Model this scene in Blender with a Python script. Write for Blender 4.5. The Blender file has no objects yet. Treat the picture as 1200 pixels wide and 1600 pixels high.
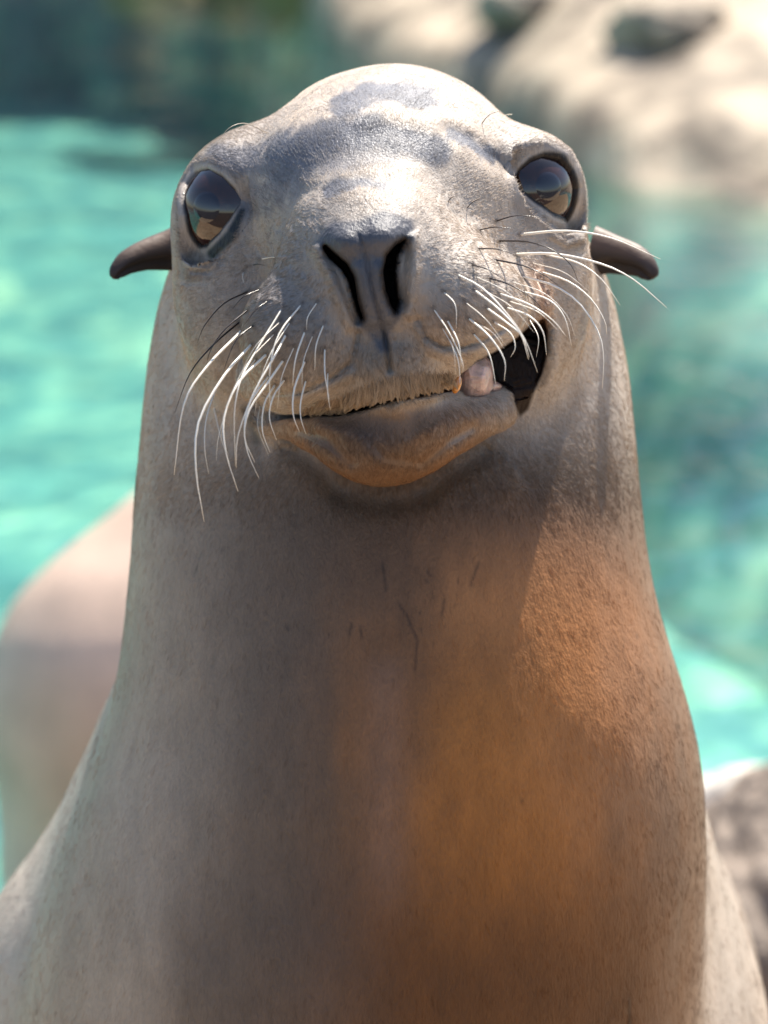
import bpy, bmesh, math, random, time
import numpy as np
from mathutils import Vector, Matrix
from mathutils.bvhtree import BVHTree
T0 = time.time()
rnd = random.Random(7)
rng = np.random.default_rng(7)
scene = bpy.context.scene
COL = scene.collection

# ------------------------------------------------------------------ camera, sky, sun, exposure
PITCH = math.radians(15)
FWD = Vector((0, math.cos(PITCH), -math.sin(PITCH)))
UP = Vector((0, math.sin(PITCH), math.cos(PITCH)))
RIGHT = Vector((1, 0, 0))
CAMP = Vector((0, -1.30, 1.05))
cam_d = bpy.data.cameras.new('camera')
cam = bpy.data.objects.new('camera', cam_d)
COL.objects.link(cam)
cam.location = CAMP
cam.rotation_euler = (math.radians(90) - PITCH, 0, 0)
cam_d.sensor_width = 36
cam_d.lens = 97.5
cam_d.clip_start = 0.05
cam_d.clip_end = 500
cam_d.dof.use_dof = True
cam_d.dof.focus_distance = 1.235
cam_d.dof.aperture_fstop = 7.0
scene.camera = cam

SUN_EL, SUN_AZ = 59.0, 27.0            # azimuth measured from +Y towards +X
el, az = math.radians(SUN_EL), math.radians(SUN_AZ)
SUNV = Vector((math.sin(az) * math.cos(el), math.cos(az) * math.cos(el), math.sin(el)))
world = bpy.data.worlds.new('World')
scene.world = world
world.use_nodes = True
wn = world.node_tree
wn.nodes.clear()
sky = wn.nodes.new('ShaderNodeTexSky')
sky.sky_type = 'NISHITA'
sky.sun_disc = False
sky.sun_elevation = el
sky.sun_rotation = az
bg = wn.nodes.new('ShaderNodeBackground')
bg.inputs['Strength'].default_value = 0.095
wo = wn.nodes.new('ShaderNodeOutputWorld')
wn.links.new(sky.outputs[0], bg.inputs[0])
wn.links.new(bg.outputs[0], wo.inputs[0])
sun_d = bpy.data.lights.new('sun', 'SUN')
sun_d.energy = 5.0
sun_d.angle = math.radians(0.6)
sun_d.color = (1.0, 0.93, 0.82)
sun = bpy.data.objects.new('sun', sun_d)
COL.objects.link(sun)
sun.location = (2, 3, 8)
sun.rotation_euler = (-SUNV).to_track_quat('-Z', 'Y').to_euler()
scene.view_settings.view_transform = 'Standard'
scene.view_settings.look = 'None'
scene.view_settings.gamma = 1.0
scene.view_settings.use_curve_mapping = False
scene.view_settings.exposure = 1.22
scene.render.engine = 'CYCLES'
scene.cycles.max_bounces = 8
scene.cycles.diffuse_bounces = 4
scene.cycles.transparent_max_bounces = 12
scene.cycles.sample_clamp_indirect = 6.0
scene.cycles.caustics_reflective = False
scene.cycles.caustics_refractive = False

# ------------------------------------------------------------------ small helpers
def tag(o, label=None, cat=None, group=None, kind=None):
    if label: o['label'] = label
    if cat: o['category'] = cat
    if group: o['group'] = group
    if kind: o['kind'] = kind
    return o

def link(name, data, parent=None):
    o = bpy.data.objects.new(name, data)
    COL.objects.link(o)
    if parent is not None:
        o.parent = parent
    return o

def mesh_obj(name, verts, faces, mat, parent=None, smooth=True):
    me = bpy.data.meshes.new(name)
    me.from_pydata([tuple(v) for v in verts], [], faces)
    if mat: me.materials.append(mat)
    me.update()
    if smooth:
        me.polygons.foreach_set('use_smooth', [True] * len(me.polygons))
    return link(name, me, parent)

def quad_mesh(name, V, F, mat, parent=None):
    """fast mesh from numpy arrays; F is (n,4)"""
    me = bpy.data.meshes.new(name)
    me.vertices.add(len(V))
    me.vertices.foreach_set('co', np.asarray(V, np.float32).ravel())
    n = F.shape[1]
    me.loops.add(F.size)
    me.loops.foreach_set('vertex_index', F.astype(np.int32).ravel())
    me.polygons.add(len(F))
    me.polygons.foreach_set('loop_start', np.arange(0, F.size, n, dtype=np.int32))
    me.polygons.foreach_set('use_smooth', np.ones(len(F), bool))
    me.update(calc_edges=True)
    me.validate()
    if mat: me.materials.append(mat)
    return link(name, me, parent)

class NT:
    """tiny node-tree writer"""
    def __init__(s, name):
        s.m = bpy.data.materials.new(name)
        s.m.use_nodes = True
        s.t = s.m.node_tree
        s.t.nodes.clear()
        s.out = s.t.nodes.new('ShaderNodeOutputMaterial')
    def n(s, typ, inputs=None, **props):
        nd = s.t.nodes.new(typ)
        for k, v in props.items(): setattr(nd, k, v)
        for k, v in (inputs or {}).items():
            if isinstance(v, bpy.types.NodeSocket): s.t.links.new(v, nd.inputs[k])
            else: nd.inputs[k].default_value = v
        return nd
    def noise(s, scale, detail=3, rough=0.5, vec=None, dist=0.0, four=False):
        d = {'Scale': scale, 'Detail': detail, 'Roughness': rough, 'Distortion': dist}
        if vec is not None: d['Vector'] = vec
        return s.n('ShaderNodeTexNoise', d)
    def ramp(s, fac, stops, interp='LINEAR'):
        r = s.n('ShaderNodeValToRGB', {'Fac': fac})
        r.color_ramp.interpolation = interp
        e = r.color_ramp.elements
        while len(e) < len(stops): e.new(0.5)
        for i, (p, c) in enumerate(stops):
            e[i].position = p
            e[i].color = (c[0], c[1], c[2], 1) if not isinstance(c, float) else (c, c, c, 1)
        return r.outputs[0]
    def mix(s, fac, a, b, mode='MIX'):
        m = s.n('ShaderNodeMix', data_type='RGBA', blend_type=mode)
        for k, v in ((0, fac), (6, a), (7, b)):
            if isinstance(v, bpy.types.NodeSocket): s.t.links.new(v, m.inputs[k])
            elif k == 0: m.inputs[0].default_value = v
            else: m.inputs[k].default_value = (v[0], v[1], v[2], 1)
        return m.outputs[2]
    def math(s, op, a, b=0.0):
        m = s.n('ShaderNodeMath', operation=op)
        for k, v in ((0, a), (1, b)):
            if isinstance(v, bpy.types.NodeSocket): s.t.links.new(v, m.inputs[k])
            else: m.inputs[k].default_value = v
        return m.outputs[0]
    def bump(s, h, strength, dist, normal=None):
        d = {'Height': h, 'Strength': strength, 'Distance': dist}
        if normal is not None: d['Normal'] = normal
        return s.n('ShaderNodeBump', d).outputs[0]
    def pr(s, **kw):
        names = {'color': 'Base Color', 'rough': 'Roughness', 'spec': 'Specular IOR Level', 'normal': 'Normal',
                 'coat': 'Coat Weight', 'coat_rough': 'Coat Roughness', 'sheen': 'Sheen Weight', 'sheen_rough': 'Sheen Roughness',
                 'sss': 'Subsurface Weight', 'ior': 'IOR', 'sss_scale': 'Subsurface Scale', 'coat_normal': 'Coat Normal'}
        b = s.n('ShaderNodeBsdfPrincipled')
        for k, v in kw.items():
            i = b.inputs[names[k]]
            if isinstance(v, bpy.types.NodeSocket): s.t.links.new(v, i)
            elif isinstance(v, (tuple, list)): i.default_value = (v[0], v[1], v[2], 1)
            else: i.default_value = v
        s.t.links.new(b.outputs[0], s.out.inputs[0])
        return b
    def coord(s, kind='Object'):
        return s.n('ShaderNodeTexCoord').outputs[kind]

# numpy value noise ------------------------------------------------
_perm = rng.random(8192).astype(np.float32)
def vnoise(x, y, z):
    xi, yi, zi = np.floor(x).astype(np.int64), np.floor(y).astype(np.int64), np.floor(z).astype(np.int64)
    fx, fy, fz = x - xi, y - yi, z - zi
    fx, fy, fz = fx*fx*(3-2*fx), fy*fy*(3-2*fy), fz*fz*(3-2*fz)
    def h(i, j, k):
        return _perm[((i*73856093) ^ (j*19349663) ^ (k*83492791)) & 8191]
    r = 0
    for a in (0, 1):
        for b in (0, 1):
            for c in (0, 1):
                r = r + h(xi+a, yi+b, zi+c) * (fx if a else 1-fx) * (fy if b else 1-fy) * (fz if c else 1-fz)
    return r
def fbm(x, y, z, n=3):
    r, a, t = 0, 1.0, 0
    for i in range(n):
        r = r + a * vnoise(x*2**i + 17*i, y*2**i - 9*i, z*2**i + 5*i); t += a; a *= 0.5
    return r / t

# ------------------------------------------------------------------ implicit-surface modelling
def ell(x, y, z, c, r, roll=0.0):
    dx, dy, dz = x - c[0], y - c[1], z - c[2]
    if roll:
        ca, sa = math.cos(roll), math.sin(roll)
        dx, dy = ca*dx + sa*dy, -sa*dx + ca*dy
    a, b, d = dx/r[0], dy/r[1], dz/r[2]
    k0 = np.sqrt(a*a + b*b + d*d) + 1e-6
    k1 = np.sqrt((a/r[0])**2 + (b/r[1])**2 + (d/r[2])**2) + 1e-9
    return k0 * (k0 - 1) / k1
def cap(x, y, z, a, b, ra, rb, flat=None):
    ab = (b[0]-a[0], b[1]-a[1], b[2]-a[2])
    L = ab[0]**2 + ab[1]**2 + ab[2]**2
    t = np.clip(((x-a[0])*ab[0] + (y-a[1])*ab[1] + (z-a[2])*ab[2]) / L, 0, 1)
    dx, dy, dz = x-a[0]-t*ab[0], y-a[1]-t*ab[1], z-a[2]-t*ab[2]
    if flat is not None:      # flatten along a unit normal by a factor
        n, k = flat
        h = dx*n[0] + dy*n[1] + dz*n[2]
        q = np.sqrt(np.maximum(dx*dx + dy*dy + dz*dz - h*h, 0) + (h*k)**2 + 1e-6)
        return (q - (ra + t*(rb-ra))) / (1 + (k-1)*np.abs(h*k)/(q+1e-6))
    return np.sqrt(dx*dx + dy*dy + dz*dz) - (ra + t*(rb-ra))
def smin(a, b, k):
    h = np.maximum(k - np.abs(a-b), 0) / k
    return np.minimum(a, b) - h*h*k*0.25
def smax(a, b, k): return -smin(-a, -b, k)
def poly_sdf(px, py, P):
    """signed distance to a closed polygon"""
    d = np.full(px.shape, 1e18, np.float32); s = np.ones(px.shape, np.float32)
    n = len(P)
    for i in range(n):
        ax, ay = P[i]; bx, by = P[i-1]
        ex, ey = bx-ax, by-ay
        wx, wy = px-ax, py-ay
        t = np.clip((wx*ex + wy*ey)/(ex*ex+ey*ey), 0, 1)
        d = np.minimum(d, (wx-ex*t)**2 + (wy-ey*t)**2)
        c1, c2, c3 = py >= ay, py < by, ex*wy > ey*wx
        flip = (c1 & c2 & c3) | (~c1 & ~c2 & ~c3)
        s = np.where(flip, -s, s)
    return s*np.sqrt(d)
def line_dist(px, py, P, R=None):
    """distance to an open polyline, minus an interpolated radius"""
    d = np.full(px.shape, 1e9, np.float32)
    for i in range(len(P)-1):
        ax, ay = P[i]; bx, by = P[i+1]
        ex, ey = bx-ax, by-ay
        t = np.clip(((px-ax)*ex + (py-ay)*ey)/(ex*ex+ey*ey), 0, 1)
        q = np.sqrt((px-ax-ex*t)**2 + (py-ay-ey*t)**2)
        if R is not None: q = q - (R[i] + t*(R[i+1]-R[i]))
        d = np.minimum(d, q)
    return d
def sstep(a, b, x):
    t = np.clip((x-a)/(b-a), 0, 1)
    return t*t*(3-2*t)

def surface_nets(f, xs, ys, zs, pad=1.6, B=12):
    nx, ny, nz = len(xs), len(ys), len(zs)
    D = np.full((nx, ny, nz), np.nan, np.float32)
    bi, bj, bk = [np.arange(0, n, B) for n in (nx, ny, nz)]
    def mid(a, i): e = np.minimum(i+B, len(a)-1); return (a[i]+a[e])/2, (a[e]-a[i])/2
    (mx, hx), (my, hy), (mz, hz) = mid(xs, bi), mid(ys, bj), mid(zs, bk)
    MX, MY, MZ = np.meshgrid(mx, my, mz, indexing='ij')
    HX, HY, HZ = np.meshgrid(hx, hy, hz, indexing='ij')
    c = f(MX.ravel().astype(np.float32), MY.ravel().astype(np.float32), MZ.ravel().astype(np.float32)).reshape(MX.shape)
    R = np.sqrt(HX**2 + HY**2 + HZ**2)*pad + 25
    act = np.abs(c) < R
    pts = []
    for a, b, g in np.argwhere(~act):
        D[a*B:(a+1)*B, b*B:(b+1)*B, g*B:(g+1)*B] = c[a, b, g]
    idx = np.flatnonzero(np.isnan(D.ravel()))
    out = np.empty(len(idx), np.float32)
    for s in range(0, len(idx), 400000):
        q = idx[s:s+400000]
        i, r = np.divmod(q, ny*nz); j, k = np.divmod(r, nz)
        out[s:s+400000] = f(xs[i], ys[j], zs[k])
    D.ravel()[idx] = out
    S = D < 0
    cnt = np.zeros((nx-1, ny-1, nz-1), np.int8)
    for a in (0, 1):
        for b in (0, 1):
            for c_ in (0, 1):
                cnt += S[a:nx-1+a, b:ny-1+b, c_:nz-1+c_]
    mixed = (cnt > 0) & (cnt < 8)
    ci, cj, ck = np.nonzero(mixed)
    vid = np.full(mixed.shape, -1, np.int64); vid[ci, cj, ck] = np.arange(len(ci))
    acc = np.zeros((len(ci), 3)); num = np.zeros(len(ci))
    G = (xs, ys, zs)
    corners = [(a, b, c_) for a in (0, 1) for b in (0, 1) for c_ in (0, 1)]
    for p in corners:
        for ax in range(3):
            if p[ax]: continue
            q = list(p); q[ax] = 1
            I0 = (ci+p[0], cj+p[1], ck+p[2]); I1 = (ci+q[0], cj+q[1], ck+q[2])
            d0, d1 = D[I0], D[I1]
            m = (d0 < 0) != (d1 < 0)
            t = np.where(m, d0/np.where(m, d0-d1, 1), 0)
            for b in range(3):
                g0, g1 = G[b][I0[b]], G[b][I1[b]]
                acc[:, b] += np.where(m, g0 + t*(g1-g0), 0)
            num += m
    V = acc/num[:, None]
    F = []
    for ax in range(3):
        u, v = (ax+1) % 3, (ax+2) % 3
        sl0 = [slice(None)]*3; sl1 = [slice(None)]*3
        sl0[ax] = slice(0, -1); sl1[ax] = slice(1, None)
        for w_ in (u, v): sl0[w_] = slice(1, -1); sl1[w_] = slice(1, -1)
        A, Bq = S[tuple(sl0)], S[tuple(sl1)]
        for flip, m in ((False, A & ~Bq), (True, ~A & Bq)):
            e = np.argwhere(m)
            e[:, u] += 1; e[:, v] += 1
            def at(du, dv):
                g = e.copy(); g[:, u] -= du; g[:, v] -= dv
                return vid[g[:, 0], g[:, 1], g[:, 2]]
            q = np.stack([at(1, 1), at(0, 1), at(0, 0), at(1, 0)], 1)
            if flip: q = q[:, ::-1]
            F.append(q)
    F = np.concatenate(F)
    F = F[(F >= 0).all(1)]
    return V, F

def refine_quads(V, F):
    """one linear subdivision of a pure quad mesh"""
    E = np.concatenate([F[:, [0, 1]], F[:, [1, 2]], F[:, [2, 3]], F[:, [3, 0]]])
    Es = np.sort(E, 1)
    key = Es[:, 0]*len(V) + Es[:, 1]
    u, inv = np.unique(key, return_inverse=True)
    a, b = u // len(V), u % len(V)
    em = (V[a] + V[b])/2
    fm = V[F].mean(1)
    n, m = len(V), len(F)
    inv = inv.reshape(4, m) + n
    fc = np.arange(m) + n + len(u)
    Q = np.concatenate([np.stack([F[:, i], inv[i], fc, inv[i-1]], 1) for i in range(4)])
    return np.concatenate([V, em, fm]), Q

def project(f, V, it=3, eps=0.6, lim=8.0, chunk=200000):
    V = V.astype(np.float32)
    tet = np.array([[1, -1, -1], [-1, -1, 1], [-1, 1, -1], [1, 1, 1]], np.float32)*eps
    out = V.copy()
    for s in range(0, len(V), chunk):
        p = out[s:s+chunk]
        for _ in range(it):
            vals = [f(p[:, 0]+t[0], p[:, 1]+t[1], p[:, 2]+t[2]) for t in tet]
            g = sum(v[:, None]*t[None, :] for v, t in zip(vals, tet))/(4*eps*eps)
            d = sum(vals)/4
            g2 = np.maximum((g*g).sum(1), 0.15)
            step = np.clip(d/g2, -lim, lim)
            st = g*step[:, None]
            L = np.sqrt((st*st).sum(1))+1e-6
            st *= np.minimum(1, lim/L)[:, None]
            p = p - st
        out[s:s+chunk] = p
    return out

def axis(segs):
    a = []
    for lo, hi, st in segs:
        n = max(1, int(round((hi-lo)/st)))
        a += list(np.linspace(lo, hi, n, endpoint=False))
    a.append(segs[-1][1])
    return np.array(a, np.float32)

# ------------------------------------------------------------------ modelling frame
# The sea lion is modelled in units of 0.3 mm in a frame tilted with its upraised head:
# x to the right, y downwards, w out of the chest towards the viewer's side.
U = 0.0003
ORG = CAMP + FWD*1.30
TW = -FWD
def to_world(P):
    P = np.asarray(P, np.float64)
    x, y, w = (P[..., 0]-600)*U, (800-P[..., 1])*U, P[..., 2]*U
    return (np.array(ORG) + x[..., None]*np.array(RIGHT) + y[..., None]*np.array(UP) + w[..., None]*np.array(TW))
def from_world(p):
    r = Vector(p) - ORG
    return (600 + r.dot(RIGHT)/U, 800 - r.dot(UP)/U, r.dot(TW)/U)
def Q(px, py, w):
    s = 4333.3/(4333.3-w)
    return (600+(px-600)/s, 800+(py-800)/s, w)
def PX(x, y, w):
    s = 4333.3/(4333.3-w)
    return 600+(x-600)*s, 800+(y-800)*s

# ------------------------------------------------------------------ the sea lion: shape
TORSO = [  # image-frame rows: y, left, right, centre depth, half depth
    (250, 420, 800, -260, 120), (330, 310, 890, -270, 170), (400, 268, 940, -285, 215), (500, 243, 965, -300, 262), (600, 229, 982, -315, 305),
    (700, 219, 992, -318, 335), (800, 210, 1003, -312, 355), (900, 203, 1015, -310, 375), (1000, 194, 1040, -318, 400),
    (1100, 178, 1076, -330, 428), (1200, 146, 1096, -345, 450), (1300, 108, 1101, -370, 475), (1400, 75, 1098, -400, 500),
    (1500, 50, 1092, -430, 520), (1600, 30, 1092, -460, 535), (1750, 30, 1110, -510, 550), (2000, 0, 1150, -620, 560), (2300, 40, 1140, -760, 520), (2500, 150, 1050, -880, 420)]
_ty, _tcx, _trx, _tcw, _trw = [], [], [], [], []
for y_, l_, r_, cw_, rw_ in TORSO:
    a_, b_ = Q(l_, y_, cw_), Q(r_, y_, cw_)
    _ty.append(a_[1]); _tcx.append((a_[0]+b_[0])/2); _trx.append((b_[0]-a_[0])/2); _tcw.append(cw_); _trw.append(rw_)
_yy = np.linspace(_ty[0], _ty[-1], 500)
def _sm(v):
    q = np.interp(_yy, _ty, v)
    k = np.ones(21)/21
    for _ in range(2):
        q = np.convolve(np.pad(q, 10, mode='edge'), k, 'valid')
    return q
_scx, _srx, _scw, _srw = _sm(_tcx), _sm(_trx), _sm(_tcw), _sm(_trw)
def torso(x, y, w):
    cx, rx = np.interp(y, _yy, _scx), np.interp(y, _yy, _srx)
    cw, rw = np.interp(y, _yy, _scw), np.interp(y, _yy, _srw)
    dx, dw = x-cx, w-cw
    e = 2.25                                    # slightly squarer than an ellipse
    a, b = np.abs(dx/rx), np.abs(dw/rw)
    k0 = (a**e + b**e + 1e-9)**(1/e)
    r = np.sqrt(dx*dx + dw*dw)+1e-3
    d = (k0-1)*r/np.maximum(k0, .15)
    d = np.minimum(d, (k0-1)*np.minimum(rx, rw)+2) if False else d
    return smax(smax(d, _yy[0]+20-y, 90), y-_yy[-1]+20, 160).astype(np.float32)

EYES = []
def make_eye(c, r, axis_px, pts):
    c = np.array(c, float)
    cam0 = np.array([600, 800, 4333.3])
    def hit(px, py, R):
        d = np.array(Q(px, py, 0.0)) - cam0; d /= np.linalg.norm(d)
        o = cam0 - c; b = o @ d; disc = b*b - (o@o - R*R)
        t = -b - math.sqrt(max(disc, 0))
        n = (o + d*t); return n/np.linalg.norm(n)
    ax = np.array(axis_px, float); ax /= np.linalg.norm(ax)
    u = np.cross([0, 1, 0], ax); u /= np.linalg.norm(u)
    v = np.cross(ax, u)
    P = []
    for px, py in pts:
        n = hit(px, py, r+3)
        th = math.acos(max(-1, min(1, n@ax))); q = np.array([n@u, n@v]); q /= np.linalg.norm(q)+1e-9
        P.append(tuple(q*th*r))
    EYES.append(dict(c=c, r=r, ax=ax, u=u, v=v, P=P))
EL = Q(361, 327, 0); ER = Q(824, 297, -4)
make_eye(EL, 79, (-0.52, -0.02, 0.85), [(288, 283), (300, 268), (322, 263), (346, 276), (365, 296), (375, 315), (357, 342), (340, 365), (322, 384), (311, 386), (298, 368), (290, 335)])
make_eye(ER, 74, (0.52, -0.05, 0.85), [(803, 282), (811, 266), (829, 250), (850, 242), (875, 247), (893, 266), (901, 295), (898, 325), (886, 346), (864, 334), (836, 314), (813, 296)])

def eye_open(E, x, y, w):
    dx, dy, dz = x-E['c'][0], y-E['c'][1], w-E['c'][2]
    R = np.sqrt(dx*dx + dy*dy + dz*dz)+1e-3
    ca = np.clip((dx*E['ax'][0] + dy*E['ax'][1] + dz*E['ax'][2])/R, -1, 1)
    qu = dx*E['u'][0] + dy*E['u'][1] + dz*E['u'][2]; qv = dx*E['v'][0] + dy*E['v'][1] + dz*E['v'][2]
    q = np.sqrt(qu*qu + qv*qv)+1e-3
    th = np.arccos(ca)*E['r']
    return poly_sdf((qu/q*th).astype(np.float32), (qv/q*th).astype(np.float32), E['P']), R

MOUTH_OPEN = [(722, 583), (744, 563), (782, 543), (808, 525), (830, 503), (850, 498), (856, 515), (856, 550), (848, 583), (836, 610), (826, 640), (812, 652), (803, 632), (797, 612), (782, 604), (764, 609), (750, 618), (735, 620), (722, 616)]
LIP = [(392, 633), (408, 646), (440, 651), (480, 650), (530, 647), (575, 635), (625, 621), (680, 612), (728, 604)]
NOS_R = ([(633, 374), (622, 385), (612, 402), (608, 425), (610, 450), (615, 472), (618, 487)], [2, 6, 10, 11.5, 11, 8, 3])
NOS_L = ([(508, 386), (522, 402), (538, 416), (549, 435), (554, 458), (560, 480), (566, 497)], [3, 5, 6, 6, 5, 4.5, 3])
SEPT = [(561, 368), (568, 388), (574, 412), (578, 440), (585, 465), (592, 492), (600, 520), (606, 548), (609, 578)]

def sealion(x, y, w, detail=False):
    d = torso(x, y, w)
    # head masses
    h = ell(x, y, w, Q(610, 330, -120), (238, 232, 265))
    h = smin(h, cap(x, y, w, Q(606, 400, -20), Q(583, 425, 215), 225, 112), 90)
    h = smin(h, ell(x, y, w, Q(590, 300, 60), (190, 125, 150)), 80)
    h = smin(h, cap(x, y, w, Q(590, 330, 90), Q(582, 395, 190), 150, 120), 60)
    h = smin(h, ell(x, y, w, Q(378, 375, -75), (100, 150, 110)), 60)
    h = smin(h, ell(x, y, w, Q(808, 385, -120), (84, 120, 110)), 60)
    h = smin(h, ell(x, y, w, Q(425, 275, -60), (115, 72, 100)), 60)
    h = smin(h, ell(x, y, w, Q(785, 282, -60), (92, 66, 100)), 60)
    # cheeks behind the whisker pads
    h = smin(h, ell(x, y, w, Q(420, 470, -60), (145, 190, 150)), 60)
    h = smin(h, ell(x, y, w, Q(790, 450, -60), (135, 190, 150)), 60)
    d = smin(d, h, 70)
    # whisker pads, lip and nose
    m = ell(x, y, w, Q(484, 526, 222), (106, 102, 118), 0.15)
    m = smin(m, ell(x, y, w, Q(455, 590, 120), (85, 62, 95)), 35)
    m = smin(m, ell(x, y, w, Q(706, 484, 222), (110, 94, 118), -0.2), 34)
    m = smin(m, ell(x, y, w, Q(770, 500, 95), (84, 62, 105), -0.45), 35)
    m = smin(m, ell(x, y, w, Q(602, 570, 220), (98, 72, 98)), 30)
    m = smin(m, ell(x, y, w, Q(576, 412, 252), (92, 98, 98)), 45)
    # lower jaw
    j = ell(x, y, w, Q(606, 660, 105), (140, 62, 140))
    j = smin(j, cap(x, y, w, Q(590, 684, 160), Q(425, 655, 20), 57, 30), 40)
    j = smin(j, cap(x, y, w, Q(615, 684, 160), Q(788, 640, 40), 57, 30), 40)
    j = smin(j, ell(x, y, w, Q(600, 692, 175), (108, 58, 82)), 34)
    d = smin(d, j, 30)
    # shoulders, fore flippers, trunk and hind flippers (placed in world metres)
    far = y > 1000
    if far.any():
        xf, yf, wf = x[far], y[far], w[far]
        D = d[far]
        D = smin(D, cap(xf, yf, wf, *S_L1, 440, 395), 120)
        D = smin(D, cap(xf, yf, wf, *S_L2, 385, 200), 120)
        D = smin(D, cap(xf, yf, wf, *S_L3, 170, 90), 120)
        D = smin(D, cap(xf, yf, wf, *S_L4, 230, 90, (VN, 3.2)), 80)
        D = smin(D, cap(xf, yf, wf, *S_R1, 425, 400), 110)
        D = smin(D, cap(xf, yf, wf, *S_R2, 390, 190), 140)
        D = smin(D, cap(xf, yf, wf, *S_R3, 170, 90), 120)
        D = smin(D, cap(xf, yf, wf, *S_R4, 230, 90, (VN, 3.2)), 80)
        D = smin(D, cap(xf, yf, wf, *S_T1, 640, 660), 200)
        D = smin(D, cap(xf, yf, wf, *S_T2, 660, 330), 200)
        D = smin(D, cap(xf, yf, wf, *S_T3, 330, 150), 160)
        D = smin(D, cap(xf, yf, wf, *S_H1, 150, 110, (VN, 2.6)), 80)
        D = smin(D, cap(xf, yf, wf, *S_H2, 150, 110, (VN, 2.6)), 80)
        d[far] = D
    # face: sockets, mouth, nostrils
    fm = (y < 900) & (w > -220)
    if fm.any():
        X, Y, W = x[fm], y[fm], w[fm]
        px, py = PX(X, Y, W)
        D, M = d[fm], m[fm]
        D = smin(D, M, 26 + 50*(1-sstep(430, 600, py + np.abs(px-590)*.25)))
        for E in EYES:
            dx, dy, dz = X-E['c'][0], Y-E['c'][1], W-E['c'][2]
            near = np.sqrt(dx*dx + dy*dy + dz*dz) < E['r']*1.9
            D = smin(D, ell(X, Y, W, E['c'], (E['r']+6,)*3), 60)
            if near.any():
                o, R = eye_open(E, X[near], Y[near], W[near])
                Dn = D[near]
                oo = np.maximum(o, 0)
                Dn = smax(Dn, R-(E['r']+2.0+.36*oo+.07*oo*oo+160*sstep(1.3, 1.75, R/E['r'])), 10)
                Dn = Dn - 1.2*np.exp(-((o-5)/4)**2)*(R < E['r']+40)
                Dn = Dn + 1.3*np.exp(-((o-17)/5)**2)*(R < E['r']+60)
                Dn = smax(Dn, -smax(smax(o, (E['r']-6)-R, 3), R-E['r']-30, 3), 4)
                D[near] = Dn
        # the upper lip hangs over the lower one: a dark slit between them
        ff = W > 0
        if ff.any():
            X, Y, W, p, q_ = X[ff], Y[ff], W[ff], px[ff], py[ff]
            G = D[ff]
            ld = line_dist(p, q_, LIP, [5, 4, 3.5, 3.5, 4, 5, 6, 6, 7])
            G = smax(G, -np.maximum(ld, 40-W), 6)
            hole = poly_sdf(p, q_, MOUTH_OPEN)
            depth = 40 - W
            G = smax(G, -np.maximum(hole + np.maximum(60-W, 0)*.10, -110-W), 12)
            hl = poly_sdf(p, q_, [(376, 628), (402, 630), (404, 655), (392, 668), (378, 650)])
            G = smax(G, -np.maximum(hl, 10-W), 6)
            near = (p > 480) & (p < 670) & (q_ > 300) & (q_ < 620)
            if near.any():
                P_, Q_, Wn, Gn = p[near], q_[near], W[near], G[near]
                # pad lobes
                Gn = Gn - 20*np.exp(-(((P_-538)/32)**2 + ((Q_-376)/26)**2)) - 20*np.exp(-(((P_-600)/31)**2 + ((Q_-368)/28)**2))
                Gn = Gn - 9*np.exp(-(line_dist(P_, Q_, [(562, 420), (572, 460), (580, 500)])/12)**2) - 10*np.exp(-(line_dist(P_, Q_, [(594, 420), (598, 455), (606, 495)])/12)**2)
                Gn = Gn + (4 + 6*sstep(500, 560, Q_)*(1-sstep(575, 600, Q_)))*np.exp(-(line_dist(P_, Q_, SEPT)/(2.8 + 2.5*sstep(500, 560, Q_)))**2)
                nr = line_dist(P_, Q_, *NOS_R); nl = line_dist(P_, Q_, *NOS_L)
                Gn = Gn - 8*np.exp(-(line_dist(P_, Q_, [(646, 372), (648, 420), (640, 490)])/9)**2) - 7*np.exp(-(line_dist(P_, Q_, [(494, 390), (514, 424), (532, 468), (548, 508)])/9)**2)
                # outer walls slope into the nostrils
                Gn = Gn + 20*np.exp(-(np.maximum(line_dist(P_, Q_, [(630, 392), (624, 425), (624, 470)]), 0)/13)**2)
                Gn = Gn + 9*np.exp(-(line_dist(P_, Q_, [(512, 400), (532, 430), (545, 470), (558, 500)])/9)**2)
                Gn = smax(Gn, -np.maximum(nr, 205-Wn), 5)
                Gn = smax(Gn, -np.maximum(nl, 225-Wn), 4)
                G[near] = Gn
            if detail:
                for P, s, a in STROKES:
                    G = G + a*np.exp(-(line_dist(p, q_, P)/s)**2)
                # soft creases of the muzzle skin
                ns = np.exp(-(poly_sdf(p, q_, [(505, 380), (520, 355), (562, 352), (600, 336), (638, 350), (636, 378), (615, 410), (618, 495), (566, 500), (548, 430)]).clip(0)/6)**2)
                G = G + (vnoise(X/3.2, Y/3.2, W/3.2)-.5)*1.5*ns
                mz = np.exp(-(((p-600)/190)**2 + ((q_-500)/130)**2))
                n1 = fbm(X/9+3, Y/9, W/14, 2)
                an = np.arctan2(q_-400, p-578); ra = np.sqrt((q_-400)**2 + (p-578)**2)
                ring = sstep(40, 75, ra)*(1-sstep(170, 230, ra))
                G = G + (n1-0.5)*2.0*mz + (vnoise(an*11 + 2*n1, ra/26, W/60)-.5)*2.3*ring*sstep(.0, .6, np.abs(an+1.57)-.5)
            D[ff] = G
        d[fm] = D
    if detail:
        d = d + (fbm(x/160, y/260, w/160, 2)-0.5)*9 + (fbm(x/45, y/70, w/45, 2)-0.5)*2.2
    return d

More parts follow.
